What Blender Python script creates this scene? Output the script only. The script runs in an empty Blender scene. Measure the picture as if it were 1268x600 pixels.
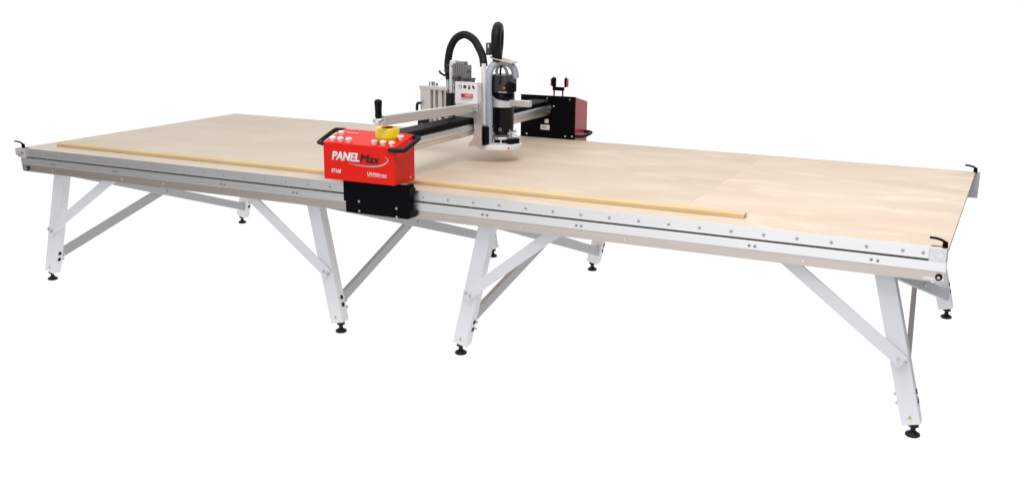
import bpy, bmesh, math, random
from mathutils import Vector, Matrix
random.seed(4)
S = bpy.context.scene
COL = S.collection

# ------------------------------------------------------------------ camera
cam = bpy.data.cameras.new('camera')
cam.sensor_width = 36.0
cam.lens = 36.0 * 1296.83 / 1268.0
cam.clip_start = 0.05
cam.clip_end = 2000
co = bpy.data.objects.new('camera', cam)
COL.objects.link(co)
rot = Matrix(((0.8976894, -0.1140859, 0.4256033),
              (0.4405501, 0.2141292, -0.8718167),
              (0.0083279, 0.9701201, 0.2424821)))
co.matrix_world = Matrix.Translation((5.5246, -4.4100, 1.8722)) @ rot.to_4x4()
S.camera = co

# ------------------------------------------------------------------ world: bright white studio, darker to the sides
w = bpy.data.worlds.new('World')
S.world = w
w.use_nodes = True
nt = w.node_tree
N = nt.nodes
for n in list(N):
    N.remove(n)


def wnode(t, **k):
    n = N.new(t)
    for a, b in k.items():
        setattr(n, a, b)
    return n


tc = wnode('ShaderNodeTexCoord')


def dark_side(direction, lo, hi):
    dp = wnode('ShaderNodeVectorMath', operation='DOT_PRODUCT')
    dp.inputs[1].default_value = Vector(direction).normalized()
    nt.links.new(tc.outputs['Generated'], dp.inputs[0])
    mr = wnode('ShaderNodeMapRange', interpolation_type='SMOOTHSTEP')
    mr.inputs['From Min'].default_value = lo
    mr.inputs['From Max'].default_value = hi
    nt.links.new(dp.outputs['Value'], mr.inputs['Value'])
    return mr.outputs['Result']


def mixc(fac, a, b):
    m = wnode('ShaderNodeMix', data_type='RGBA')
    nt.links.new(fac, m.inputs['Factor'])
    if isinstance(a, tuple):
        m.inputs['A'].default_value = a
    else:
        nt.links.new(a, m.inputs['A'])
    m.inputs['B'].default_value = b
    return m.outputs['Result']


WHITE = (1.06, 1.06, 1.06, 1)
c = mixc(dark_side((-.80, -.60, .0), .78, .995), WHITE, (.15, .14, .135, 1))
c = mixc(dark_side((1.0, -.05, .0), .17, .58), c, (.08, .10, .13, 1))
bg = wnode('ShaderNodeBackground')
bg.inputs['Strength'].default_value = 1.0
nt.links.new(c, bg.inputs['Color'])
wo = wnode('ShaderNodeOutputWorld')
nt.links.new(bg.outputs[0], wo.inputs['Surface'])

# ------------------------------------------------------------------ key lamp and added front fill
def area(name, loc, target, size, power, color=(1, 1, 1)):
    l = bpy.data.lights.new(name, 'AREA')
    l.shape = 'RECTANGLE'
    l.size, l.size_y = size
    l.energy = power
    l.color = color
    o = bpy.data.objects.new(name, l)
    COL.objects.link(o)
    o.location = loc
    d = Vector(target) - Vector(loc)
    o.rotation_euler = d.to_track_quat('-Z', 'Y').to_euler()
    return o


area('softbox_key', (4.6, -1.2, 4.8), (4.0, .6, .8), (2.4, 1.8), 122, (1, .985, .96))
area('fill_front', (3.2, -6.5, 2.6), (2.6, 0, .8), (3.0, 2.0), 14, (1, .99, .98))  # added fill to brighten the leg fronts, no known source

S.view_settings.view_transform = 'Standard'
S.view_settings.look = 'None'
S.view_settings.exposure = 0
S.view_settings.gamma = 1
S.render.film_transparent = False
S.cycles.max_bounces = 8


# ------------------------------------------------------------------ materials
def mat(name, color, rough=.5, metal=0.0, coat=0.0, spec=.5, noise=None, bump=None, emit=None):
    """noise = (scale xyz, amount, roughness amount); bump = (scale xyz, strength)"""
    m = bpy.data.materials.new(name)
    m.use_nodes = True
    t = m.node_tree
    b = t.nodes['Principled BSDF']
    b.inputs['Base Color'].default_value = (*color, 1)
    b.inputs['Roughness'].default_value = rough
    b.inputs['Metallic'].default_value = metal
    b.inputs['Coat Weight'].default_value = coat
    b.inputs['Coat Roughness'].default_value = .12
    b.inputs['Specular IOR Level'].default_value = spec
    if emit:
        b.inputs['Emission Color'].default_value = (*emit[0], 1)
        b.inputs['Emission Strength'].default_value = emit[1]
    if noise or bump:
        tcn = t.nodes.new('ShaderNodeTexCoord')
    if noise:
        mp = t.nodes.new('ShaderNodeMapping')
        mp.inputs['Scale'].default_value = noise[0]
        t.links.new(tcn.outputs['Object'], mp.inputs['Vector'])
        nz = t.nodes.new('ShaderNodeTexNoise')
        nz.inputs['Scale'].default_value = 1
        nz.inputs['Detail'].default_value = 5
        t.links.new(mp.outputs[0], nz.inputs['Vector'])
        mr = t.nodes.new('ShaderNodeMapRange')
        mr.inputs['From Min'].default_value = .25
        mr.inputs['From Max'].default_value = .75
        mr.inputs['To Min'].default_value = 1 - noise[1]
        mr.inputs['To Max'].default_value = 1 + noise[1] * .6
        t.links.new(nz.outputs['Fac'], mr.inputs['Value'])
        mx = t.nodes.new('ShaderNodeVectorMath')
        mx.operation = 'SCALE'
        mx.inputs[0].default_value = color
        t.links.new(mr.outputs[0], mx.inputs['Scale'])
        t.links.new(mx.outputs[0], b.inputs['Base Color'])
        r2 = t.nodes.new('ShaderNodeMapRange')
        r2.inputs['To Min'].default_value = max(.02, rough - noise[2])
        r2.inputs['To Max'].default_value = rough + noise[2]
        t.links.new(nz.outputs['Fac'], r2.inputs['Value'])
        t.links.new(r2.outputs[0], b.inputs['Roughness'])
    if bump:
        mp = t.nodes.new('ShaderNodeMapping')
        mp.inputs['Scale'].default_value = bump[0]
        t.links.new(tcn.outputs['Object'], mp.inputs['Vector'])
        nz = t.nodes.new('ShaderNodeTexNoise')
        nz.inputs['Scale'].default_value = 1
        nz.inputs['Detail'].default_value = 3
        t.links.new(mp.outputs[0], nz.inputs['Vector'])
        bp = t.nodes.new('ShaderNodeBump')
        bp.inputs['Strength'].default_value = bump[1]
        bp.inputs['Distance'].default_value = .002
        t.links.new(nz.outputs['Fac'], bp.inputs['Height'])
        t.links.new(bp.outputs[0], b.inputs['Normal'])
    return m


def plywood(name, c1, c2, c3, figure=.5, seed=0.0):
    m = bpy.data.materials.new(name)
    m.use_nodes = True
    t = m.node_tree
    b = t.nodes['Principled BSDF']
    g = t.nodes.new('ShaderNodeNewGeometry')

    def nz(scale, off, detail, dist=0.0):
        mp = t.nodes.new('ShaderNodeMapping')
        mp.inputs['Scale'].default_value = scale
        mp.inputs['Location'].default_value = (off + seed, off * 1.7, off)
        t.links.new(g.outputs['Position'], mp.inputs['Vector'])
        n = t.nodes.new('ShaderNodeTexNoise')
        n.inputs['Scale'].default_value = 1
        n.inputs['Detail'].default_value = detail
        n.inputs['Distortion'].default_value = dist
        t.links.new(mp.outputs[0], n.inputs['Vector'])
        return n.outputs['Fac']

    def ramp(src, p0, p1):
        r = t.nodes.new('ShaderNodeMapRange')
        r.interpolation_type = 'SMOOTHSTEP'
        r.inputs['From Min'].default_value = p0
        r.inputs['From Max'].default_value = p1
        t.links.new(src, r.inputs['Value'])
        return r.outputs[0]

    def mix(f, a, bb):
        x = t.nodes.new('ShaderNodeMix')
        x.data_type = 'RGBA'
        t.links.new(f, x.inputs['Factor'])
        for s, v in (('A', a), ('B', bb)):
            if isinstance(v, tuple):
                x.inputs[s].default_value = (*v, 1)
            else:
                t.links.new(v, x.inputs[s])
        return x.outputs['Result']

    def scale(f, k):
        x = t.nodes.new('ShaderNodeMath')
        x.operation = 'MULTIPLY'
        t.links.new(f, x.inputs[0])
        x.inputs[1].default_value = k
        return x.outputs[0]

    broad = ramp(nz((1.3, 2.4, 1), 3.1, 3, .6), .36, .66)
    base = mix(broad, c1, c2)
    flame = ramp(nz((2.8, 6.5, 1), 11.3, 3, .8), .48, .72)      # pale cathedral figure
    base = mix(scale(flame, figure), base, c3)
    grain = nz((7, 160, 1), 5.7, 4, .2)                        # fine lines along the sheet
    gr = t.nodes.new('ShaderNodeMapRange')
    gr.inputs['To Min'].default_value = .965
    gr.inputs['To Max'].default_value = 1.05
    t.links.new(grain, gr.inputs['Value'])
    mul = t.nodes.new('ShaderNodeVectorMath')
    mul.operation = 'SCALE'
    t.links.new(base, mul.inputs[0])
    t.links.new(gr.outputs[0], mul.inputs['Scale'])
    t.links.new(mul.outputs[0], b.inputs['Base Color'])
    b.inputs['Roughness'].default_value = .55
    b.inputs['Specular IOR Level'].default_value = .35
    return m


M = {}
M['floor'] = mat('white_floor_added_glow', (.16, .16, .16), .8, emit=((1, 1, 1), .94), noise=((.7, .7, .7), .004, .05))  # emission added to keep the floor white; it is no lamp
M['ply'] = plywood('birch_plywood_light', (.69, .545, .42), (.74, .605, .475), (.84, .73, .59), .62)
M['ply_dark'] = plywood('birch_plywood_tan', (.64, .51, .388), (.695, .565, .44), (.78, .66, .525), .5, 7.0)
M['ply_grey'] = plywood('birch_plywood_greyed', (.645, .535, .425), (.685, .58, .47), (.71, .615, .51), .35, 13.0)
M['strip'] = plywood('pine_strip', (.70, .51, .27), (.74, .55, .31), (.78, .61, .38), .4, 21.0)
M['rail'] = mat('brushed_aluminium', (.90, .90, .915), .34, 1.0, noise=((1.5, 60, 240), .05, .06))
M['rail_flange'] = mat('aluminium_floor_tint', (.62, .565, .525), .32, 1.0, noise=((1.2, 60, 90), .08, .06))  # brownish reflection of the ground put into the metal tint
M['groove'] = mat('dark_rail_groove', (.05, .045, .045), .5)
M['galv'] = mat('galvanised_steel', (.62, .62, .64), .42, .9, noise=((9, 9, 9), .09, .08))
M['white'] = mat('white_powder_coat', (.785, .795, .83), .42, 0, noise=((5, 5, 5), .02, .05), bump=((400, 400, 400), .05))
M['grey_and_shade'] = mat('grey_coat_and_shade', (.45, .46, .49), .42, 0, noise=((5, 5, 5), .03, .05))  # plain grey parts; on the cross braces it stands for shade
M['steel'] = mat('bright_steel', (.80, .80, .82), .22, 1.0)
M['satin'] = mat('satin_aluminium', (.80, .80, .82), .40, .9, noise=((30, 4, 30), .05, .05))
M['warm_alu'] = mat('warm_anodised_aluminium', (.70, .665, .62), .42, .45, noise=((20, 2, 60), .05, .05))
M['tube'] = mat('polished_beam_tube', (.88, .85, .82), .36, .9, noise=((14, .8, 14), .03, .03))
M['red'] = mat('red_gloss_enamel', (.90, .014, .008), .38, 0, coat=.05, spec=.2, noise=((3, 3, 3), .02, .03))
M['red_rear_shaded'] = mat('red_enamel_shaded', (.56, .03, .03), .32, 0, coat=.3)  # rear copy of the red, darkened for its shaded side
M['black'] = mat('black_satin_plate', (.003, .0025, .004), .5, 0, spec=.06, noise=((7, 7, 7), .15, .08))
M['rubber'] = mat('black_rubber', (.008, .008, .009), .5, 0, spec=.25)
M['gloss_black'] = mat('black_gloss_plastic', (.005, .005, .007), .28, 0, spec=.2)
M['charcoal'] = mat('charcoal_plastic', (.055, .055, .06), .42, 0)
M['fin'] = mat('grey_cooling_fins', (.27, .26, .265), .45, .1)
M['chrome'] = mat('white_dome_button', (.88, .88, .88), .25, .0, coat=.5)
M['yellow'] = mat('yellow_plastic', (.95, .76, .015), .38, 0, coat=.2)
M['red_btn'] = mat('red_button_plastic', (.60, .02, .02), .35)
M['ink_white'] = mat('white_lettering', (.88, .88, .88), .5)
M['ink_black'] = mat('black_lettering', (.012, .010, .010), .4)
M['ink_grey'] = mat('silver_lettering', (.48, .50, .50), .45)
M['panel'] = mat('white_label_panel', (.84, .84, .85), .45)
M['blue_hose'] = mat('blue_grey_hose', (.42, .46, .53), .40, 0, noise=((30, 30, 60), .06, .05))
M['clear'] = mat('clear_hose', (.62, .64, .68), .25, 0)
M['tag'] = mat('beige_plate', (.60, .55, .47), .4)
M['hazard'] = mat('yellow_hazard_label', (.74, .60, .28), .5)
M['orange'] = mat('orange_dial', (.62, .20, .04), .4)
M['screen_red'] = mat('red_label_field', (.78, .02, .03), .35)
M['pinkish'] = mat('red_marker', (.85, .16, .12), .4)


# ------------------------------------------------------------------ builders
WPOS = {}


def link(o, parent, world):
    COL.objects.link(o)
    if parent is not None:
        o.parent = parent
        o.location = Vector(world) - WPOS[parent]
    else:
        o.location = world
    WPOS[o] = Vector(world)


def thing(name, loc, label, cat, group=None):
    o = bpy.data.objects.new(name, None)
    o.empty_display_size = .1
    link(o, None, loc)
    o['label'] = label
    o['category'] = cat
    if group:
        o['group'] = group
    return o


def build(name, bm, m, parent=None, smooth=False, origin=None):
    if origin is None:
        lo = Vector([min(v.co[i] for v in bm.verts) for i in range(3)])
        hi = Vector([max(v.co[i] for v in bm.verts) for i in range(3)])
        origin = (lo + hi) / 2
    for v in bm.verts:
        v.co -= Vector(origin)
    bmesh.ops.recalc_face_normals(bm, faces=bm.faces)
    me = bpy.data.meshes.new(name)
    bm.to_mesh(me)
    bm.free()
    mats = m if isinstance(m, (list, tuple)) else [m]
    for x in mats:
        me.materials.append(x)
    if smooth:
        for p in me.polygons:
            p.use_smooth = True
        try:
            me.set_sharp_from_angle(angle=math.radians(40))
        except Exception:
            pass
    o = bpy.data.objects.new(name, me)
    link(o, parent, origin)
    return o


def again(src, parent, world, rot=None):
    """one more copy of a mesh part"""
    o = src.copy()
    link(o, parent, world)
    if rot is not None:
        o.rotation_euler = rot
    return o


def box(bm, x0, x1, y0, y1, z0, z1, bevel=0.0, mi=0):
    r = bmesh.ops.create_cube(bm, size=1)
    vs = r['verts']
    for v in vs:
        v.co = Vector(((x0 + x1) / 2 + v.co.x * (x1 - x0), (y0 + y1) / 2 + v.co.y * (y1 - y0), (z0 + z1) / 2 + v.co.z * (z1 - z0)))
    fs = set(f for v in vs for f in v.link_faces)
    for f in fs:
        f.material_index = mi
    if bevel:
        es = list(set(e for f in fs for e in f.edges))
        r = bmesh.ops.bevel(bm, geom=es, offset=bevel, segments=2, affect='EDGES', profile=.6)
        for f in r['faces']:
            f.material_index = mi
    return bm


def bar(bm, a, b, wdt, dep, side=(0, 1, 0), bevel=.004, cut=None):
    """rectangular bar from a to b; dep measured along 'side', wdt across it"""
    a, b = Vector(a), Vector(b)
    t = (b - a).normalized()
    s = Vector(side)
    s = (s - t * s.dot(t)).normalized()
    u = t.cross(s)
    vs = []
    for P in (a, b):
        for i, j in ((-1, -1), (1, -1), (1, 1), (-1, 1)):
            vs.append(bm.verts.new(P + u * i * wdt / 2 + s * j * dep / 2))
    fs = [bm.faces.new([vs[i] for i in q]) for q in ((3, 2, 1, 0), (4, 5, 6, 7), (0, 1, 5, 4), (1, 2, 6, 5), (2, 3, 7, 6), (3, 0, 4, 7))]
    if bevel:
        es = list(set(e for f in fs for e in f.edges))
        bmesh.ops.bevel(bm, geom=es, offset=bevel, segments=2, affect='EDGES', profile=.6)
    return bm


def cyl(bm, a, b, r, r2=None, seg=24, caps=True):
    a, b = Vector(a), Vector(b)
    if r2 is None:
        r2 = r
    t = (b - a).normalized()
    s = t.orthogonal().normalized()
    u = t.cross(s)
    A, B = [], []
    for i in range(seg):
        q = 2 * math.pi * i / seg
        d = s * math.cos(q) + u * math.sin(q)
        A.append(bm.verts.new(a + d * r))
        B.append(bm.verts.new(b + d * r2))
    for i in range(seg):
        j = (i + 1) % seg
        bm.faces.new((A[i], A[j], B[j], B[i]))
    if caps:
        bm.faces.new(A[::-1])
        bm.faces.new(B)
    return bm


def lathe(bm, c, prof, seg=28):
    """prof: list of (radius, z) from bottom to top around vertical axis through c"""
    rings = []
    for r, z in prof:
        rings.append([bm.verts.new((c[0] + r * math.cos(2 * math.pi * i / seg), c[1] + r * math.sin(2 * math.pi * i / seg), c[2] + z)) for i in range(seg)])
    for A, B in zip(rings, rings[1:]):
        for i in range(seg):
            j = (i + 1) % seg
            bm.faces.new((A[i], A[j], B[j], B[i]))
    bm.faces.new(rings[0][::-1])
    bm.faces.new(rings[-1])
    return bm


def smooth_path(pts, n=8, closed=False):
    P = [Vector(p) for p in pts]
    out = []
    L = len(P)
    rng = range(L) if closed else range(L - 1)
    for i in rng:
        if closed:
            p0, p1, p2, p3 = P[i - 1], P[i], P[(i + 1) % L], P[(i + 2) % L]
        else:
            p0, p1, p2, p3 = P[max(i - 1, 0)], P[i], P[i + 1], P[min(i + 2, L - 1)]
        for k in range(n):
            t = k / n
            out.append(.5 * ((2 * p1) + (p2 - p0) * t + (2 * p0 - 5 * p1 + 4 * p2 - p3) * t * t + (3 * p1 - p0 - 3 * p2 + p3) * t ** 3))
    if not closed:
        out.append(P[-1])
    return out


def tube(bm, path, r, seg=12, closed=False, ribs=0.0):
    n = len(path)
    rings = []
    up = None
    for i, p in enumerate(path):
        a = path[(i - 1) % n] if (closed or i > 0) else path[0]
        b = path[(i + 1) % n] if (closed or i < n - 1) else path[-1]
        t = (b - a).normalized()
        if up is None:
            up = t.orthogonal().normalized()
        up = (up - t * up.dot(t)).normalized()
        s = t.cross(up)
        rr = r * (1 + (ribs if i % 2 else -ribs))
        rings.append([bm.verts.new(p + (up * math.cos(2 * math.pi * k / seg) + s * math.sin(2 * math.pi * k / seg)) * rr) for k in range(seg)])
    pr = list(zip(rings, rings[1:]))
    if closed:
        pr.append((rings[-1], rings[0]))
    for A, B in pr:
        for k in range(seg):
            j = (k + 1) % seg
            bm.faces.new((A[k], A[j], B[j], B[k]))
    if not closed:
        bm.faces.new(rings[0][::-1])
        bm.faces.new(rings[-1])
    return bm


def resample(path, step):
    out = [path[0].copy()]
    acc = 0
    for a, b in zip(path, path[1:]):
        d = (b - a).length
        while acc + d >= step:
            k = (step - acc) / d
            a = a + (b - a) * k
            out.append(a.copy())
            d = (b - a).length
            acc = 0
        acc += d
    return out


def prism(bm, poly, axis, a, b, bevel=0.0):
    """poly in the two other axes (order x,y,z minus axis); extruded from a to b"""
    def P(u, v, w):
        return {'x': (w, u, v), 'y': (u, w, v), 'z': (u, v, w)}[axis]
    A = [bm.verts.new(P(u, v, a)) for u, v in poly]
    B = [bm.verts.new(P(u, v, b)) for u, v in poly]
    n = len(poly)
    fs = [bm.faces.new(A[::-1]), bm.faces.new(B)]
    for i in range(n):
        j = (i + 1) % n
        fs.append(bm.faces.new((A[i], A[j], B[j], B[i])))
    if bevel:
        es = list(set(e for f in fs for e in f.edges))
        bmesh.ops.bevel(bm, geom=es, offset=bevel, segments=3, affect='EDGES', profile=.6)
    return bm


def nb():
    return bmesh.new()


def text(name, s, m, parent, loc, width, height, shear=0.0, bold=0.0, copies=1, step=.0011):
    cu = bpy.data.curves.new(name, 'FONT')
    cu.body = s
    cu.size = 1.0
    cu.shear = shear
    cu.offset = bold
    cu.extrude = 0.0
    o = bpy.data.objects.new('tmp', cu)
    COL.objects.link(o)
    dg = bpy.context.evaluated_depsgraph_get()
    me = bpy.data.meshes.new_from_object(o.evaluated_get(dg))
    bpy.data.objects.remove(o)
    bm = bmesh.new()
    bm.from_mesh(me)
    bpy.data.meshes.remove(me)
    x0 = min(v.co.x for v in bm.verts); x1 = max(v.co.x for v in bm.verts)
    y0 = min(v.co.y for v in bm.verts); y1 = max(v.co.y for v in bm.verts)
    for v in bm.verts:
        X = (v.co.x - x0) / (x1 - x0) * width
        Z = (v.co.y - y0) / (y1 - y0) * height
        v.co = Vector((X, 0, Z)) + Vector(loc)
    base = bm.faces[:]
    for k in range(1, copies):                 # heavier strokes: the same letters again, a hair to the side
        d = bmesh.ops.duplicate(bm, geom=base)
        for v in [g for g in d['geom'] if isinstance(g, bmesh.types.BMVert)]:
            v.co.x += k * step
            v.co.z += (k % 2) * .0012
            v.co.y -= k * .00006
    r = bmesh.ops.extrude_face_region(bm, geom=bm.faces[:])
    for v in [g for g in r['geom'] if isinstance(g, bmesh.types.BMVert)]:
        v.co.y -= .0012
    return build(name, bm, m, parent)


# ------------------------------------------------------------------ dimensions
L, W, H = 5.313, 1.963, 0.85

# floor
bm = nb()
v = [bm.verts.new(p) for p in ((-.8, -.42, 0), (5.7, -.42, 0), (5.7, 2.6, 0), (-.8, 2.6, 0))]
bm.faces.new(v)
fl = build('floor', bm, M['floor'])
fl['kind'] = 'structure'
fl['label'] = 'seamless pure white floor with added glow under the machine'

# ================================================================== TABLE
table = thing('cutting_table', (L / 2, W / 2, 0), 'very long plywood topped cutting table with aluminium rails on splayed white steel legs', 'table')

# --- plywood sheets
for x0, x1, k in ((.004, 1.140, 'ply_grey'), (1.1404, 2.640, 'ply_grey'), (2.6404, 4.1360, 'ply_dark'), (4.1364, L, 'ply')):
    bm = nb()
    box(bm, x0, x1, .0085, W, .832, H - .0005, .0003)
    build('plywood_sheet', bm, M[k], table)

# --- front rail
bm = nb()
prof = [(0, H), (.005, H), (.005, .700), (-.001, .700)]
box(bm, 0, L, 0, .0055, .7985, H, .001, 0)            # upper bar
box(bm, 0, L, -.004, .03, .7500, .7905, .0015, 0)     # lower bar
box(bm, .002, L - .002, .0045, .03, .785, .805, 0, 1)  # groove
box(bm, 0, L, -.0018, .002, .8345, .8365, 0, 0)
box(bm, 0, L, -.0015, .002, .8040, .8052, 0, 0)
rail = build('front_rail', bm, [M['rail'], M['groove']], table)
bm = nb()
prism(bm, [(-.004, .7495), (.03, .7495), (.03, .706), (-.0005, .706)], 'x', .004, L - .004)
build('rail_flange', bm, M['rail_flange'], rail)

# screws along the rail
def screw_proto(name, r, d, parent, at, m='steel', hexa=False, ax=(0, -1, 0)):
    bm = nb()
    a = Vector(at)
    n = Vector(ax)
    cyl(bm, a, a + n * d, r, r * .85, 6 if hexa else 16)
    if not hexa:
        cyl(bm, a + n * d * .999, a + n * (d + .0004), r * .45, r * .45, 6)
    return build(name, bm, M[m], parent, origin=a)


M['screw'] = mat('dull_screw', (.46, .46, .47), .45, .6)
sp = screw_proto('screw', .0075, .0025, rail, (5.22, 0, .820), 'screw')
M['bolt_dark'] = mat('dark_bolt', (.30, .30, .31), .45, .6)
xs = [5.142] + [5.0 - .1416 * i for i in range(35)]
for x in xs:
    if x > .12 and not (2.40 < x < 2.87):
        again(sp, rail, (x, 0, .820))
bp = screw_proto('bolt', .0070, .005, rail, (5.024, -.004, .7675), 'bolt_dark', True)
again(bp, rail, (5.050, -.004, .7665))
for x in (4.517, 3.706, 3.213, 2.075, 1.582, .771, .264):
    again(bp, rail, (x, -.004, .7675))
    again(bp, rail, (x + .025, -.004, .7665))
# small rivets on the flange
n = Vector((0, -1, 0))
rv = screw_proto('rivet', .006, .003, rail, (4.75, -.002, .728), 'steel', False, n)
for x in (3.95, 3.42, 2.98, 2.02, 1.70, 1.15, .83, .26):
    again(rv, rail, (x, -.002, .728))

# --- back rail
bm = nb()
box(bm, -.004, 5.337, W + .0015, W + .030, .700, H - .004, .002)
build('back_rail', bm, M['grey_and_shade'], table)
# --- frame below the sheets (seen only at the ends)
bm = nb()
for x in (.10, L - .10, L / 2):
    box(bm, x - .02, x + .02, .032, W, .775, .831, .002)
box(bm, .05, L - .05, .95, .99, .785, .8305, .002)
build('under_frame', bm, M['grey_and_shade'], table)

# --- corner blocks and clamp levers
def corner(x, y, sx, name_m='satin', lever=True):
    bm = nb()
    box(bm, x - .034, x + .034, y - .012, y + .03, .792, .8495 if y < 1 else .846, .003)
    cb = build('corner_block', bm, M[name_m], table)
    bm = nb()
    cyl(bm, (x + .012, y - .0125, .822), (x + .012, y - .018, .822), .009, .009, 16)
    cyl(bm, (x - .016, y - .0125, .808), (x - .016, y - .017, .808), .006, .006, 12)
    build('screw', bm, M['steel'], cb)
    bm = nb()
    c0 = Vector((x + .022 * sx, y + .004, .852))
    cyl(bm, c0, c0 + Vector((0, 0, .022)), .0115, .0095, 16)
    path = smooth_path([c0 + Vector((0, 0, .020)), c0 + Vector((-.015, -.002, .028)), c0 + Vector((-.035, -.006, .034)), c0 + Vector((-.060, -.010, .036))], 5)
    tube(bm, path, .0052, 8)
    build('clamp_lever', bm, M['black'], cb, True)
    return cb


corner(L - .036, 0, 1)
corner(.018, 0, .2, 'warm_alu')
# rear right lever
bm = nb()
c0 = Vector((5.312, W - .008, .848))
cyl(bm, c0, c0 + Vector((0, 0, .026)), .0115, .0095, 16)
tube(bm, smooth_path([c0 + Vector((0, 0, .024)), c0 + Vector((-.016, 0, .031)), c0 + Vector((-.036, -.004, .036)), c0 + Vector((-.056, -.006, .038))], 5), .0055, 8)
build('clamp_lever', bm, M['black'], table, True)
# extra block at the left end
bm = nb()
box(bm, -.040, -.017, -.008, .05, .800, .846, .003)
build('end_stop', bm, M['warm_alu'], table)
# pivot knobs at rail ends
for x in (5.288, .052):
    bm = nb()
    cyl(bm, (x, .004, .727), (x, -.010, .727), .0145, .0135, 20)
    k = build('pivot_knob', bm, M['black'] if x > 1 else M['rubber'], table, True)
    bm = nb()
    cyl(bm, (x, -.010, .727), (x, -.013, .727), .007, .007, 6)
    build('bolt', bm, M['galv'], k)
bm = nb()
box(bm, L - .085, L - .004, -.002, .012, .712, .7485, .002)
build('end_bracket', bm, M['satin'], table)

# --- legs
def foot(parent, x, y):
    bm = nb()
    lathe(bm, (x, y, 0), [(.027, 0), (.0315, .004), (.0305, .012), (.020, .019), (.011, .025), (.011, .044), (.022, .0445), (.022, .055), (.010, .056), (.010, .072)], 24)
    return build('levelling_foot', bm, M['rubber'], parent, True)


def leg(xt, xb, y, front):
    """xt = x at z .68, xb = x at z .05"""
    sl = (xt - xb) / .63
    X = lambda z: xb + (z - .05) * sl
    bm = nb()
    bar(bm, (X(.058), y, .058), (X(.80), y, .80), .080, .060, (0, 1, 0), .005)
    lg = build('leg', bm, M['white'], table)
    foot(lg, X(.03), y)
    f = y - .030 if front else y - .030
    # adjustment slots on the outer edge
    for z in (.150, .190):
        d = Vector((1, 0, -sl)).normalized()
        p = Vector((X(z), y + .004, z)) + d * .0395
        bm = nb()
        cyl(bm, p, p + d * .0035, .012, .012, 14)
        build('hole_plug', bm, M['rubber'], lg)
    if front and xt > 5:
        for z in (.150, .190):
            d = Vector((-1, 0, sl)).normalized()
            p = Vector((X(z), y - .010, z)) + d * .0395
            bm = nb()
            cyl(bm, p, p + d * .010, .009, .007, 10)
            build('lock_pin', bm, M['galv'], lg)
    if front:
        # little hazard label low on the leg
        c = Vector((X(.092), f - .0008, .092))
        bm = nb()
        prism(bm, [(c.x - .011, c.z - .009), (c.x + .011, c.z - .009), (c.x, c.z + .011)], 'y', c.y, c.y - .0007)
        hl = build('hazard_label', bm, M['hazard'], lg)
        bm = nb()
        prism(bm, [(c.x - .0015, c.z - .004), (c.x + .0015, c.z - .004), (c.x + .0015, c.z + .004), (c.x - .0015, c.z + .004)], 'y', c.y - .0008, c.y - .0012)
        build('exclamation_mark', bm, M['ink_black'], hl)
    return lg, X


LEGS = ((.255, .086), (2.168, 2.296), (3.200, 3.052), (5.081, 5.244))
for i, (xt, xb) in enumerate(LEGS):
    for y, front in ((.073, True), (1.890, False)):
        lg, X = leg(xt, xb, y, front)
        # brace along the rail
        left = i in (0, 2)
        zb = .335
        x0 = X(zb) - (.018 if left else -.018)
        dx = .56 if i == 0 else (.47 if i == 2 else (-.50))
        ysid = .034 if front else 1.930
        bm = nb()
        bar(bm, (x0, ysid, zb - .004), (x0 + dx + (.04 if dx > 0 else -.04), ysid, .735), .056, .014, (0, 1, 0), .003)
        br = build('brace', bm, M['white'], table)
        if front:
            for dxx, dz in ((-.011, .004), (.013, -.006)):
                p = Vector((x0 + dxx + (.012 if left else -.012), ysid - .007, zb + dz + .006))
                bm = nb()
                cyl(bm, p, p + Vector((0, -.006, 0)), .0085, .008, 6)
                cyl(bm, p + Vector((0, -.006, 0)), p + Vector((0, -.007, 0)), .004, .004, 6)
                build('bolt', bm, M['galv'], br)
    # crossed braces between the front and the back leg
    sl = (xt - xb) / .63
    X = lambda z: xb + (z - .05) * sl
    out = -1 if i in (0, 2) else 1
    off = .0 if i in (0, 2) else .0
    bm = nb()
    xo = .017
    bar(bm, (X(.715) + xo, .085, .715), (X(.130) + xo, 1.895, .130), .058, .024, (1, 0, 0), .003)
    cr = build('cross_brace', bm, M['grey_and_shade'], table)  # leg coat darkened to grey for the shade under the table
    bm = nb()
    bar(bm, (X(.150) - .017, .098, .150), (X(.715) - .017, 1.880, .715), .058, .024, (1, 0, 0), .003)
    cr2 = build('cross_brace', bm, M['grey_and_shade'], table)
    # pivot bolt where they cross, pair of bolts at the low end
    xm = X(.425)
    for s_, own in ((1, cr), (-1, cr2)):
        bm = nb()
        cyl(bm, (xm + s_ * .029, .985, .425), (xm + s_ * .037, .985, .425), .010, .010, 6)
        build('bolt', bm, M['galv'], own)
    for z in (.135, .170):
        bm = nb()
        xx = X(z) + .041
        cyl(bm, (xx - .03, .112, z), (xx + .003, .112, z - .001), .008, .008, 6)
        build('bolt', bm, M['galv'], cr2)

# ================================================================== WOODEN STRIP
bm = nb()
prism(bm, [(.143, .8505), (.197, .8505), (.197, .872), (.143, .868)], 'x', .150, 4.452, .0015)
st = build('wooden_strip', bm, M['strip'])
st['label'] = 'long thin golden wooden strip lying along the front edge of the plywood table top'
st['category'] = 'wood strip'

# ================================================================== GANTRY
gan = thing('cutting_gantry', (2.63, .98, .885), 'red and black sliding gantry with router, hoses and lettered control console spanning the table', 'cutting machine')

# --- front console
def console(x0, x1, yf, yb, zb, zf, zt, m, name='control_console'):
    """yf = operator side, yb = table side"""
    bm = nb()
    prism(bm, [(yf, zb), (yb, zb), (yb, zt), (yf, zf)], 'x', x0, x1, .0035)
    return build(name, bm, m, gan)


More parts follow.
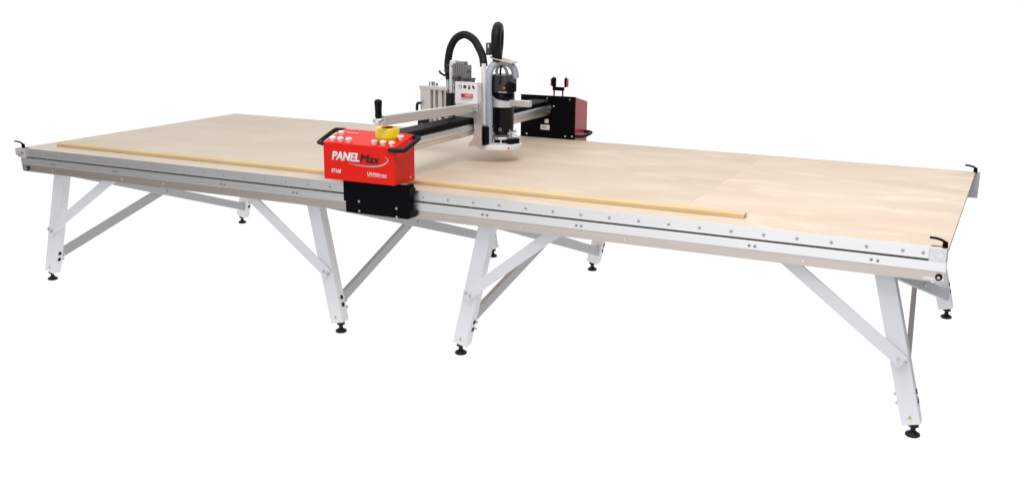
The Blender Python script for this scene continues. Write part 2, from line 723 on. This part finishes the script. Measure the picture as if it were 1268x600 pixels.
con = console(2.351, 2.775, -.100, .090, .884, 1.072, 1.117, M['red'])
TS = .2368
topz = lambda y: 1.0957 + TS * y
YF = -.1001
text('lettering', 'PANEL', M['ink_white'], con, (2.402, YF, .986), .165, .043, .22, .02, 4, .0012)
text('lettering', 'Max', M['ink_black'], con, (2.571, YF, .986), .114, .0405, .22, .0, 6, .0012)
text('lettering', 'ST168', M['ink_white'], con, (2.397, YF, .920), .058, .019, .22, .01, 2)
text('lettering', 'USAfabmax', M['ink_white'], con, (2.615, YF, .925), .115, .0155, .12, .012)
bm = nb()
box(bm, 2.616, 2.728, YF - .0012, YF, .9195, .9212)
build('underline', bm, M['ink_white'], con)
# swoosh
pts = smooth_path([(2.503, 0, .974), (2.548, 0, .9705), (2.601, 0, .968), (2.653, 0, .9705), (2.702, 0, .981), (2.728, 0, .9955), (2.738, 0, 1.008), (2.733, 0, 1.017), (2.720, 0, 1.026)], 5)
bm = nb()
n = len(pts)
A, B = [], []
for i, p in enumerate(pts):
    a, b = pts[max(i - 1, 0)], pts[min(i + 1, n - 1)]
    t = (b - a).normalized()
    nn = Vector((-t.z, 0, t.x))
    wd = .0030 * math.sin(math.pi * min(1, (i + .3) / n * 1.0)) ** .8 + .0002
    A.append(p + nn * wd)
    B.append(p - nn * wd)
for y in (YF, YF - .0012):
    pass
va = [[bm.verts.new((q.x, y, q.z)) for q in S_] for S_, y in ((A, YF), (B, YF), (A, YF - .0012), (B, YF - .0012))]
for i in range(n - 1):
    bm.faces.new((va[2][i], va[2][i + 1], va[3][i + 1], va[3][i]))
    bm.faces.new((va[0][i], va[0][i + 1], va[2][i + 1], va[2][i]))
    bm.faces.new((va[1][i], va[1][i + 1], va[3][i + 1], va[3][i]))
build('swoosh_mark', bm, M['ink_grey'], con)

# buttons
proto = None
for x, y in ((2.392, -.072), (2.437, -.070), (2.488, -.070), (2.389, .006), (2.643, -.071), (2.693, -.072), (2.745, -.073), (2.744, .010)):
    z = topz(y)
    if proto is None:
        bm = nb()
        lathe(bm, (x, y, z), [(.0135, -.002), (.0135, .003), (.010, .004), (.010, .008), (.0165, .009), (.0175, .014), (.0155, .0185), (.009, .0215), (.002, .0225)], 20)
        proto = build('button', bm, [M['chrome']], con, True, origin=(x, y, z))
    else:
        again(proto, con, (x, y, z))
# guarded stop
es = Vector((2.668, .008, topz(.008) + .004))
bm = nb()
lathe(bm, es, [(.054, -.012), (.056, .002), (.060, .005), (.060, .047), (.056, .052), (.036, .052), (.033, .047), (.002, .047)], 36)
e1 = build('emergency_stop', bm, M['yellow'], con, True)
bm = nb()
pass
bm.free()
bm2 = nb()
lathe(bm2, es, [(.026, .043), (.030, .049), (.030, .054), (.024, .058), (.004, .059)], 24)
k = build('stop_knob', bm2, M['red_btn'], con, True)
# metal slot
bm = nb()
for y0 in (.034,):
    c = Vector((2.438, y0, topz(y0)))
    bar(bm, c + Vector((-.042, 0, .001)), c + Vector((.042, 0, .001)), .012, .006, (0, 0, 1), .001)
build('metal_latch', bm, M['galv'], con)
bm = nb()
for x, y in ((2.44, .075), (2.62, .075), (2.755, .078)):
    c = Vector((x, y, topz(y)))
    cyl(bm, c - Vector((0, 0, .002)), c + Vector((0, 0, .002)), .006, .006, 10)
build('screw', bm, M['red_btn'], con)
p = Vector((2.7752, .045, .905))
bm = nb()
cyl(bm, p, p + Vector((.002, 0, 0)), .005, .005, 12)
build('screw', bm, M['steel'], con)


def handle(parent, x, s, y0, y1, z0, z1, out=.055, r=.0115):
    pts = [Vector((x - s * .030, y0 + .000, z0 + .0)), Vector((x + s * .004, y0 - .004, z0)), Vector((x + s * (out - .012), y0 + .010, z0 + .001)), Vector((x + s * out, y0 + .030, z0 + .004)),
           Vector((x + s * out, y1 - .030, z1 - .004)), Vector((x + s * (out - .012), y1 - .008, z1)), Vector((x - s * .002, y1, z1))]
    bm = nb()
    # denser, so corners stay tight
    path = smooth_path(pts, 6)
    tube(bm, path, r, 12)
    return build('grab_handle', bm, M['rubber'], parent, True)


handle(con, 2.775, 1, -.098, .078, 1.060, 1.103, .045)
handle(con, 2.351, -1, -.085, .095, 1.062, 1.108, .050)

# --- black mounting plate below the console
bm = nb()
box(bm, 2.438, 2.822, -.060, -.048, .770, .8835, .002)
box(bm, 2.450, 2.822, -.060, -.046, .712, .7705, .002)
box(bm, 2.80, 2.822, -.048, .004, .712, .882, .002)
mp = build('mounting_plate', bm, M['black'], gan)
for x, z in ((2.535, .776), (2.535, .726), (2.758, .762), (2.758, .718)):
    bm = nb()
    cyl(bm, (x, -.060, z), (x, -.064, z), .007, .0065, 12)
    build('bolt', bm, M['steel'], mp)
for z in (.850, .735):
    bm = nb()
    cyl(bm, (2.822, -.020, z - .016), (2.822, -.020, z + .016), .020, .020, 20)
    box(bm, 2.80, 2.826, -.046, -.008, z - .022, z + .020, .002)
    build('guide_roller', bm, M['rubber'], mp, True)
bm = nb()
box(bm, 2.46, 2.80, -.046, -.008, .730, .790, .002)
build('rail_carriage', bm, M['black'], mp)

# --- beam
bm = nb()
yb0, yb1 = .0915, 1.979
x0, x1 = 2.57, 2.69
pf = [(x0, 1.076), (x0, 1.010), (x0 + .010, 1.000), (x1 - .030, 1.000), (x1 - .010, 1.012), (x1 - .004, 1.026), (x1 - .010, 1.031), (x1 - .002, 1.036), (x1, 1.050), (x1 - .004, 1.068), (x1 - .012, 1.076)]
prism(bm, pf, 'y', yb0, yb1)
beam = build('beam', bm, M['tube'], gan, True)
bm = nb()
prism(bm, [(x0 - .004, 1.0765), (x1 - .004, 1.0765), (x1 + .001, 1.080), (x1 + .001, 1.100), (x1 - .012, 1.107), (x0 - .004, 1.107)], 'y', yb0, yb1)
build('beam_track', bm, M['black'], beam)

# --- rear console and black plate
rc = console(2.458, 2.852, 2.215, 2.0075, .800, 1.082, 1.128, M['red_rear_shaded'], 'rear_console')
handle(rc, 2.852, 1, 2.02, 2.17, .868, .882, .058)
bm = nb()
prism(bm, [(2.456, .700), (2.8515, .700), (2.8515, 1.130), (2.456, 1.128)], 'y', 1.994, 2.006)
rp = build('rear_plate', bm, M['black'], gan)
for x, z in ((2.652, 1.112), (2.660, 1.100), (2.701, 1.062), (2.788, .866), (2.836, .868), (2.504, .866), (2.815, 1.112)):
    bm = nb()
    cyl(bm, (x, 1.9945, z), (x, 1.990, z), .007, .0065, 12)
    build('bolt', bm, M['steel'], rp)
bm = nb()
box(bm, 2.605, 2.672, 1.9905, 1.994, .900, .934, .001)
build('rating_label', bm, M['panel'], rp)
bm = nb()
box(bm, 2.622, 2.652, 1.9900, 1.9904, .911, .921)
build('printed_text', bm, M['ink_grey'], rp)
bm = nb()
box(bm, 2.640, 2.668, 1.975, 1.994, .945, .975, .008)
build('cable_gland', bm, M['panel'], rp)

# --- hook on the rear console
hk = None
bm = nb()
cyl(bm, (2.675, 2.05, 1.105), (2.675, 2.05, 1.176), .006, .006, 12)
cyl(bm, (2.738, 2.05, 1.105), (2.738, 2.05, 1.176), .006, .006, 12)
hk = build('hook_frame', bm, M['red_rear_shaded'], gan, True)
bm = nb()
box(bm, 2.668, 2.746, 2.038, 2.062, 1.160, 1.184, .003)
build('hook_bar', bm, M['black'], hk)
for sx, x in ((-1, 2.670), (1, 2.760)):
    bm = nb()
    box(bm, x - .008, x + .016 if sx < 0 else x + .006, 2.036, 2.064, 1.184, 1.246, .006)
    build('hook_pad', bm, M['black'], hk)
    bm = nb()
    if sx < 0:
        box(bm, x - .018, x - .0085, 2.038, 2.062, 1.190, 1.240, .004)
    else:
        box(bm, x + .0065, x + .016, 2.038, 2.062, 1.186, 1.243, .004)
    build('hook_cap', bm, M['red_rear_shaded'], hk)
    bm = nb()
    cyl(bm, (x - .002, 2.05, 1.244), (x + .003, 2.05, 1.256), .004, .003, 8)
    build('hook_pin', bm, M['galv'], hk)

# ------------------------------------------------------------------ tool carriage
car = None
bm = nb()
prism(bm, [(2.583, 1.110), (2.583, 1.310), (2.751, 1.310), (2.751, .955), (2.664, .940), (2.672, .965), (2.700, .990), (2.706, 1.030), (2.703, 1.110)], 'y', .860, .874, .0015)
car = build('tool_carriage', bm, M['satin'], gan)
bm = nb()
box(bm, 2.694, 2.712, .875, 1.10, .965, 1.300, .003)      # side plate of the carriage
box(bm, 2.585, 2.690, .98, 1.12, 1.112, 1.280, .003)
build('carriage_body', bm, M['satin'], car)
bm = nb()
box(bm, 2.572, 2.5825, .862, 1.10, 1.085, 1.300, .002)
build('side_strip', bm, M['charcoal'], car)
bm = nb()
box(bm, 2.583, 2.728, .856, .8592, 1.185, 1.309, .001)
lp = build('label_panel', bm, M['panel'], car)
for i, x in enumerate((2.618, 2.647, 2.675, 2.703)):
    bm = nb()
    z = 1.283
    seg = 18
    if i in (0,):
        ang = [math.radians(200 - 300 * k / 14) for k in range(15)]
        tube(bm, [Vector((x + .0095 * math.cos(a), .8552, z + .0095 * math.sin(a))) for a in ang], .0016, 6)
    elif i == 1:
        cyl(bm, (x, .856, z), (x, .8550, z), .0105, .0105, seg)
    elif i == 2:
        cyl(bm, (x, .856, z + .006), (x, .8550, z + .006), .0055, .0055, seg)
        cyl(bm, (x, .856, z - .006), (x, .8550, z - .006), .0075, .0075, seg)
    else:
        cyl(bm, (x - .003, .856, z + .003), (x - .003, .8550, z + .003), .007, .007, seg)
        box(bm, x - .004, x + .009, .8550, .856, z - .010, z - .002)
    build('pictogram', bm, M['charcoal'], lp)
bm = nb()
box(bm, 2.624, 2.699, .8548, .856, 1.222, 1.244)
build('red_field', bm, M['screen_red'], lp)
bm = nb()
box(bm, 2.624, 2.699, .8548, .856, 1.2105, 1.2215)
build('grey_field', bm, M['ink_grey'], lp)
bm = nb()
box(bm, 2.6245, 2.636, .8540, .8547, 1.226, 1.243)
build('black_mark', bm, M['charcoal'], lp)
bm = nb()
for z, a, b in ((1.237, 2.652, 2.692), (1.231, 2.648, 2.690)):
    box(bm, a, b, .8540, .8547, z - .0012, z + .0012)
box(bm, 2.612, 2.616, .8550, .856, 1.215, 1.245)
build('printed_line', bm, M['ink_white'], lp)
for x, z in ((2.742, 1.288), (2.742, 1.205), (2.742, 1.00), (2.712, 1.04), (2.722, .985)):
    bm = nb()
    cyl(bm, (x, .860, z), (x, .856, z), .0065, .006, 12)
    build('bolt', bm, M['steel'], car)

# --- lever arm
bm = nb()
bar(bm, (2.688, -.075, 1.198), (2.688, .858, 1.166), .048, .038, (1, 0, 0), .004)
arm = build('lever_arm', bm, M['warm_alu'], gan)
bm = nb()
lathe(bm, (2.688, -.098, 1.196), [(.018, -.012), (.029, -.006), (.032, .002), (.032, .012), (.029, .016), (.003, .0165)], 28)
build('arm_tip', bm, M['satin'], arm, True)
bm = nb()
lathe(bm, (2.688, -.100, 1.212), [(.012, 0), (.0160, .004), (.0175, .012), (.0165, .03), (.0180, .060), (.0195, .075), (.019, .084), (.014, .091), (.004, .094)], 20)
build('knob', bm, M['gloss_black'], arm, True)
bm = nb()
box(bm, 2.690, 2.735, .840, .8555, 1.145, 1.195, .003)
cyl(bm, (2.713, .840, 1.170), (2.713, .832, 1.170), .012, .011, 16)
build('arm_bracket', bm, M['steel'], arm)

# --- pole next to the router, wiper block
bm = nb()
cyl(bm, (2.727, .935, 1.060), (2.727, .935, 1.412), .0135, .0135, 20)
cyl(bm, (2.727, .935, 1.060), (2.727, .935, 1.075), .018, .018, 20)
build('dust_pipe', bm, M['panel'], car, True)
bm = nb()
box(bm, 2.716, 2.766, .8765, .93, .955, 1.056, .003)
build('wiper_block', bm, M['black'], car)

bm = nb()
box(bm, 2.693, 2.716, 1.03, 1.06, 1.262, 1.302, .002)
box(bm, 2.693, 2.716, 1.03, 1.06, 1.312, 1.350, .002)
box(bm, 2.697, 2.712, 1.034, 1.056, 1.250, 1.360, .001)
build('air_valve', bm, M['panel'], car)

# --- motor with fins
bm = nb()
box(bm, 2.500, 2.592, .98, 1.035, 1.281, 1.392, .003)
for k in range(8):
    x = 2.502 + k * .0120
    box(bm, x, x + .005, .974, 1.040, 1.290, 1.400 - (.012 if k > 5 else 0))
box(bm, 2.518, 2.572, .985, 1.03, 1.392, 1.412, .003)
box(bm, 2.589, 2.600, .985, 1.02, 1.36, 1.382, .004)
build('stepper_motor', bm, M['fin'], car)
bm = nb()
box(bm, 2.585, 2.640, .93, 1.00, 1.311, 1.322, .002)
box(bm, 2.520, 2.56, .93, .97, 1.311, 1.330, .004)
build('motor_flange', bm, M['charcoal'], car)

# --- left tool unit (scoring cutter) behind the beam
lu = None
bm = nb()
box(bm, 2.252, 2.322, 1.02, 1.10, 1.010, 1.256, .004)
lu = build('scoring_unit', bm, M['satin'], gan)
bm = nb()
box(bm, 2.325, 2.340, 1.04, 1.09, 1.010, 1.235, .003)
box(bm, 2.343, 2.356, 1.02, 1.10, 1.010, 1.254, .004)
box(bm, 2.366, 2.395, 1.03, 1.09, 1.010, 1.250, .004)
box(bm, 2.400, 2.436, 1.04, 1.10, 1.010, 1.235, .004)
build('guide_column', bm, M['warm_alu'], lu)
bm = nb()
box(bm, 2.248, 2.440, 1.015, 1.11, 1.2365, 1.2575, .003)
build('top_plate', bm, M['satin'], lu)
bm = nb()
cyl(bm, (2.316, 1.05, 1.2575), (2.316, 1.05, 1.282), .020, .020, 16)
cyl(bm, (2.345, 1.05, 1.2575), (2.345, 1.05, 1.275), .012, .012, 16)
build('air_fitting', bm, M['steel'], lu, True)
bm = nb()
box(bm, 2.440, 2.478, 1.00, 1.05, 1.085, 1.222, .003)
box(bm, 2.500, 2.512, .98, 1.04, 1.085, 1.200, .002)
box(bm, 2.402, 2.416, 1.005, 1.02, 1.07, 1.125, .002)
build('black_cylinder', bm, M['rubber'], lu)
bm = nb()
tube(bm, smooth_path([(2.262, 1.0, 1.155), (2.244, 1.0, 1.150), (2.240, 1.0, 1.12), (2.243, 1.0, 1.078)], 5), .0085, 10)
tube(bm, smooth_path([(2.243, 1.0, 1.078), (2.250, 1.0, 1.06), (2.262, 1.0, 1.045)], 5), .008, 10)
build('side_handle', bm, M['rubber'], lu, True)
bm = nb()
box(bm, 2.252, 2.312, .985, 1.018, 1.000, 1.062, .003)
bk = build('black_bracket', bm, M['rubber'], lu)
bm = nb()
cyl(bm, (2.285, .985, 1.030), (2.285, .978, 1.030), .010, .008, 12)
cyl(bm, (2.402, 1.02, 1.125), (2.402, 1.0, 1.125), .014, .012, 14)
build('bolt', bm, M['steel'], bk)
bm = nb()
for x, y, z0, z1, r in ((2.352, 1.03, 1.02, 1.238, .008), (2.430, 1.02, 1.06, 1.24, .009)):
    cyl(bm, (x, y, z0), (x, y, z1), r, r, 12)
build('guide_rod', bm, M['steel'], lu, True)
# pipes carrying the hose
bm = nb()
cyl(bm, (2.428, 1.05, 1.259), (2.428, 1.05, 1.322), .013, .013, 16)
build('hose_pipe', bm, M['galv'], lu, True)
bm = nb()
cyl(bm, (2.462, 1.03, 1.224), (2.462, 1.03, 1.395), .0125, .0125, 16)
box(bm, 2.462, 2.500, 1.01, 1.05, 1.385, 1.415, .004)
build('air_pipe', bm, M['panel'], lu, True)

# --- big black hose arch
bm = nb()
path = resample(smooth_path([(2.436, 1.05, 1.300), (2.431, 1.05, 1.340), (2.427, 1.05, 1.375), (2.431, 1.05, 1.425), (2.446, 1.05, 1.485), (2.485, 1.045, 1.540), (2.548, 1.035, 1.564), (2.612, 1.025, 1.540), (2.662, 1.00, 1.492), (2.697, .975, 1.45), (2.722, .945, 1.400)], 10), .0065)
tube(bm, path, .0220, 14, ribs=.055)
hs = build('dust_hose', bm, M['rubber'], gan, True)
bm = nb()
for z in (1.352, 1.382):
    cyl(bm, (2.427, 1.05, z - .004), (2.427, 1.05, z + .004), .0245, .0245, 18)
build('hose_clamp', bm, M['charcoal'], hs)
bm = nb()
tube(bm, smooth_path([(2.445, 1.02, 1.318), (2.425, 1.015, 1.325), (2.400, 1.01, 1.338), (2.392, 1.01, 1.352)], 4), .0065, 8)
build('hose_lever', bm, M['rubber'], hs, True)

# --- tall looped hose above the router: its loop runs away from the viewer
bm = nb()
c = Vector((2.757, 1.04, 1.50))
ax = Vector((-.50, .86, 0)).normalized()
sd = Vector((.86, .50, 0)).normalized()
pts = []
for f_, s_, z_ in ((-.030, .000, 1.430), (-.050, -.004, 1.465), (-.070, -.009, 1.52), (-.062, -.008, 1.580), (-.02, .002, 1.610), (.03, .010, 1.610), (.068, .016, 1.575), (.072, .014, 1.51), (.052, .008, 1.465), (.030, .003, 1.430)):
    pts.append(Vector((c.x, c.y, z_)) + ax * f_ + sd * s_)
tube(bm, resample(smooth_path(pts, 10), .0075), .0285, 14, ribs=.02)
lo = build('looped_hose', bm, M['rubber'], gan, True)
bm = nb()
box(bm, 2.712, 2.738, .985, 1.03, 1.455, 1.525, .005)
build('cable_clip', bm, M['charcoal'], lo)
bm = nb()
box(bm, 2.727, 2.737, .978, .984, 1.497, 1.519, .002)
build('steel_tab', bm, M['steel'], lo)

# ------------------------------------------------------------------ router
rx, ry = 2.783, 1.075
bm = nb()
lathe(bm, (rx, ry, 0), [(.052, .998), (.060, 1.010), (.062, 1.060), (.062, 1.195), (.066, 1.200), (.066, 1.235), (.062, 1.240)], 36)
ro = build('router', bm, M['gloss_black'], gan, True)
bm = nb()
prism(bm, [(rx - .064, ry - .045), (rx - .045, ry - .064), (rx + .045, ry - .064), (rx + .064, ry - .045), (rx + .064, ry + .045), (rx + .045, ry + .064), (rx - .045, ry + .064), (rx - .064, ry + .045)], 'z', 1.241, 1.342, .006)
mc = build('motor_cap', bm, M['charcoal'], ro)
bm = nb()
bar(bm, (rx + .012, ry - .0645, 1.290), (rx + .012, ry - .0645, 1.334), .014, .004, (0, 1, 0), .001)
build('vent_slot', bm, M['ink_black'], ro)
bm = nb()
prism(bm, [(rx - .066, ry - .066), (rx - .030, ry - .072), (rx - .028, ry + .0), (rx - .066, ry + .0)], 'z', 1.236, 1.344, .004)
build('motor_side_cover', bm, M['gloss_black'], ro)
bm = nb()
cyl(bm, (rx + .052, ry - .035, 1.276), (rx + .086, ry - .060, 1.276), .034, .028, 24)
dl = build('speed_dial', bm, M['gloss_black'], ro, True)
bm = nb()
n = Vector((.034, -.025, 0)).normalized()
p = Vector((rx + .040, ry - .072, 1.272))
cyl(bm, p, p + Vector((0, -.004, 0)), .008, .006, 12)
build('dial_mark', bm, M['orange'], dl)
bm = nb()
bar(bm, (rx + .00, ry - .067, 1.247), (rx + .055, ry - .067, 1.247), .007, .006, (0, 1, 0), .001)
build('trim_band', bm, M['grey_and_shade'], ro)

# bracket holding the router: curved band tapering to a block
bm = nb()
sec = []
for k in range(15):
    a = math.radians(188 + (338 - 188) * k / 14)
    t = k / 14
    zt = 1.196 + .062 * (1 - t) ** 2.6
    zb = 1.160
    R0 = .067 + .006 * (1 - t)
    P0 = Vector((rx + R0 * math.cos(a), ry + R0 * math.sin(a), 0))
    P1 = Vector((rx + (R0 + .013) * math.cos(a), ry + (R0 + .013) * math.sin(a), 0))
    sec.append([bm.verts.new((P0.x, P0.y, zb)), bm.verts.new((P1.x, P1.y, zb)), bm.verts.new((P1.x, P1.y, zt)), bm.verts.new((P0.x, P0.y, zt))])
for A_, B_ in zip(sec, sec[1:]):
    for k in range(4):
        bm.faces.new((A_[k], A_[(k + 1) % 4], B_[(k + 1) % 4], B_[k]))
bm.faces.new(sec[0])
bm.faces.new(sec[-1][::-1])
M['clamp'] = mat('silver_grey_casting', (.64, .67, .70), .38, .25)
bkt = build('router_clamp', bm, M['clamp'], ro, True)
bm = nb()
box(bm, rx + .060, rx + .190, ry - .050, ry - .012, 1.168, 1.203, .003)
build('clamp_block', bm, M['satin'], bkt)
bm = nb()
box(bm, 2.7585, rx - .045, ry - .028, ry + .02, 1.161, 1.258, .003)
build('clamp_arm', bm, M['clamp'], bkt)

# base: white dust shoe, ring plate, knobs
bm = nb()
lathe(bm, (rx - .004, ry - .050, 0), [(.128, .924), (.134, .927), (.135, .948), (.131, .952), (.030, .953)], 48)
M['shoe'] = mat('ivory_shoe', (.90, .89, .87), .4)
ds = build('dust_shoe', bm, M['shoe'], ro, True)
bm = nb()
lathe(bm, (rx, ry, 0), [(.030, .974), (.088, .974), (.091, .977), (.091, .985), (.088, .988), (.060, .990), (.050, .996), (.030, .998)], 40)
build('base_ring', bm, M['satin'], ro, True)
bm = nb()
for a in (210, 252, 288, 330, 30, 90, 150):
    q = math.radians(a)
    cyl(bm, (rx + .080 * math.cos(q), ry + .080 * math.sin(q), .952), (rx + .080 * math.cos(q), ry + .080 * math.sin(q), .977), .007, .007, 10)
build('spacer_post', bm, M['steel'], ro, True)
bm = nb()
for a, r in ((215, .020), (322, .024), (345, .018)):
    q = math.radians(a)
    c_ = Vector((rx + .105 * math.cos(q), ry + .105 * math.sin(q), .954))
    cyl(bm, c_, c_ + Vector((0, 0, .028)), r, r * .9, 14)
build('depth_knob', bm, M['gloss_black'], ro, True)
bm = nb()
for k in range(26):
    a = math.radians(190 + k * 6)
    d = .060 + .012 * math.sin(k * 1.7)
    c_ = Vector((rx + d * math.cos(a), ry + d * math.sin(a), 0))
    cyl(bm, c_ + Vector((0, 0, .954)), c_ + Vector((0, 0, .974)), .011, .010, 8)
build('brush_skirt', bm, M['rubber'], ro)
bm = nb()
cyl(bm, (rx + .098, ry - .128, .938), (rx + .104, ry - .136, .938), .007, .006, 12)
build('red_marker', bm, M['pinkish'], ro)
bm = nb()
cyl(bm, (rx - .048, ry - .030, 1.06), (rx - .073, ry - .06, .985), .005, .005, 10)
cyl(bm, (rx + .010, ry - .062, 1.030), (rx + .010, ry - .045, 1.030), .012, .012, 14)
cyl(bm, (rx + .070, ry - .055, .975), (rx + .070, ry - .055, 1.032), .005, .005, 10)
cyl(bm, (rx + .066, ry - .070, 1.012), (rx + .120, ry - .065, 1.030), .008, .008, 12)
build('adjuster_rod', bm, M['steel'], ro, True)

# --- blue grey suction hose beside the router
bm = nb()
pth = smooth_path([(2.752, .950, .945), (2.752, .95, 1.05), (2.751, .95, 1.18), (2.748, .95, 1.28), (2.750, .955, 1.350), (2.756, .985, 1.395), (2.782, 1.02, 1.416), (2.822, 1.05, 1.410), (2.850, 1.075, 1.376), (2.856, 1.085, 1.325)], 8)
tube(bm, pth, .0205, 14)
build('suction_hose', bm, M['blue_hose'], gan, True)
bm = nb()
pth = smooth_path([(2.765, 1.03, 1.33), (2.762, 1.03, 1.375), (2.785, 1.04, 1.395), (2.810, 1.05, 1.375), (2.818, 1.06, 1.33)], 8)
tube(bm, pth, .0085, 12)
build('air_line', bm, M['galv'], gan, True)
bm = nb()
pth = smooth_path([(2.790, 1.02, 1.335), (2.792, 1.02, 1.38), (2.800, 1.03, 1.41)], 6)
tube(bm, pth, .006, 8)
build('power_cable', bm, M['rubber'], gan, True)

# --- small beige plate over the router
bm = nb()
a = [(2.735, .995, 1.450), (2.760, .965, 1.444), (2.872, 1.00, 1.418), (2.862, 1.10, 1.416), (2.76, 1.11, 1.436)]
lo_ = [bm.verts.new((x, y, z - .006)) for x, y, z in a]
hi_ = [bm.verts.new((x, y, z)) for x, y, z in a]
bm.faces.new(hi_)
bm.faces.new(lo_[::-1])
for i in range(5):
    j = (i + 1) % 5
    bm.faces.new((lo_[i], lo_[j], hi_[j], hi_[i]))
build('hose_support_plate', bm, M['tag'], gan)
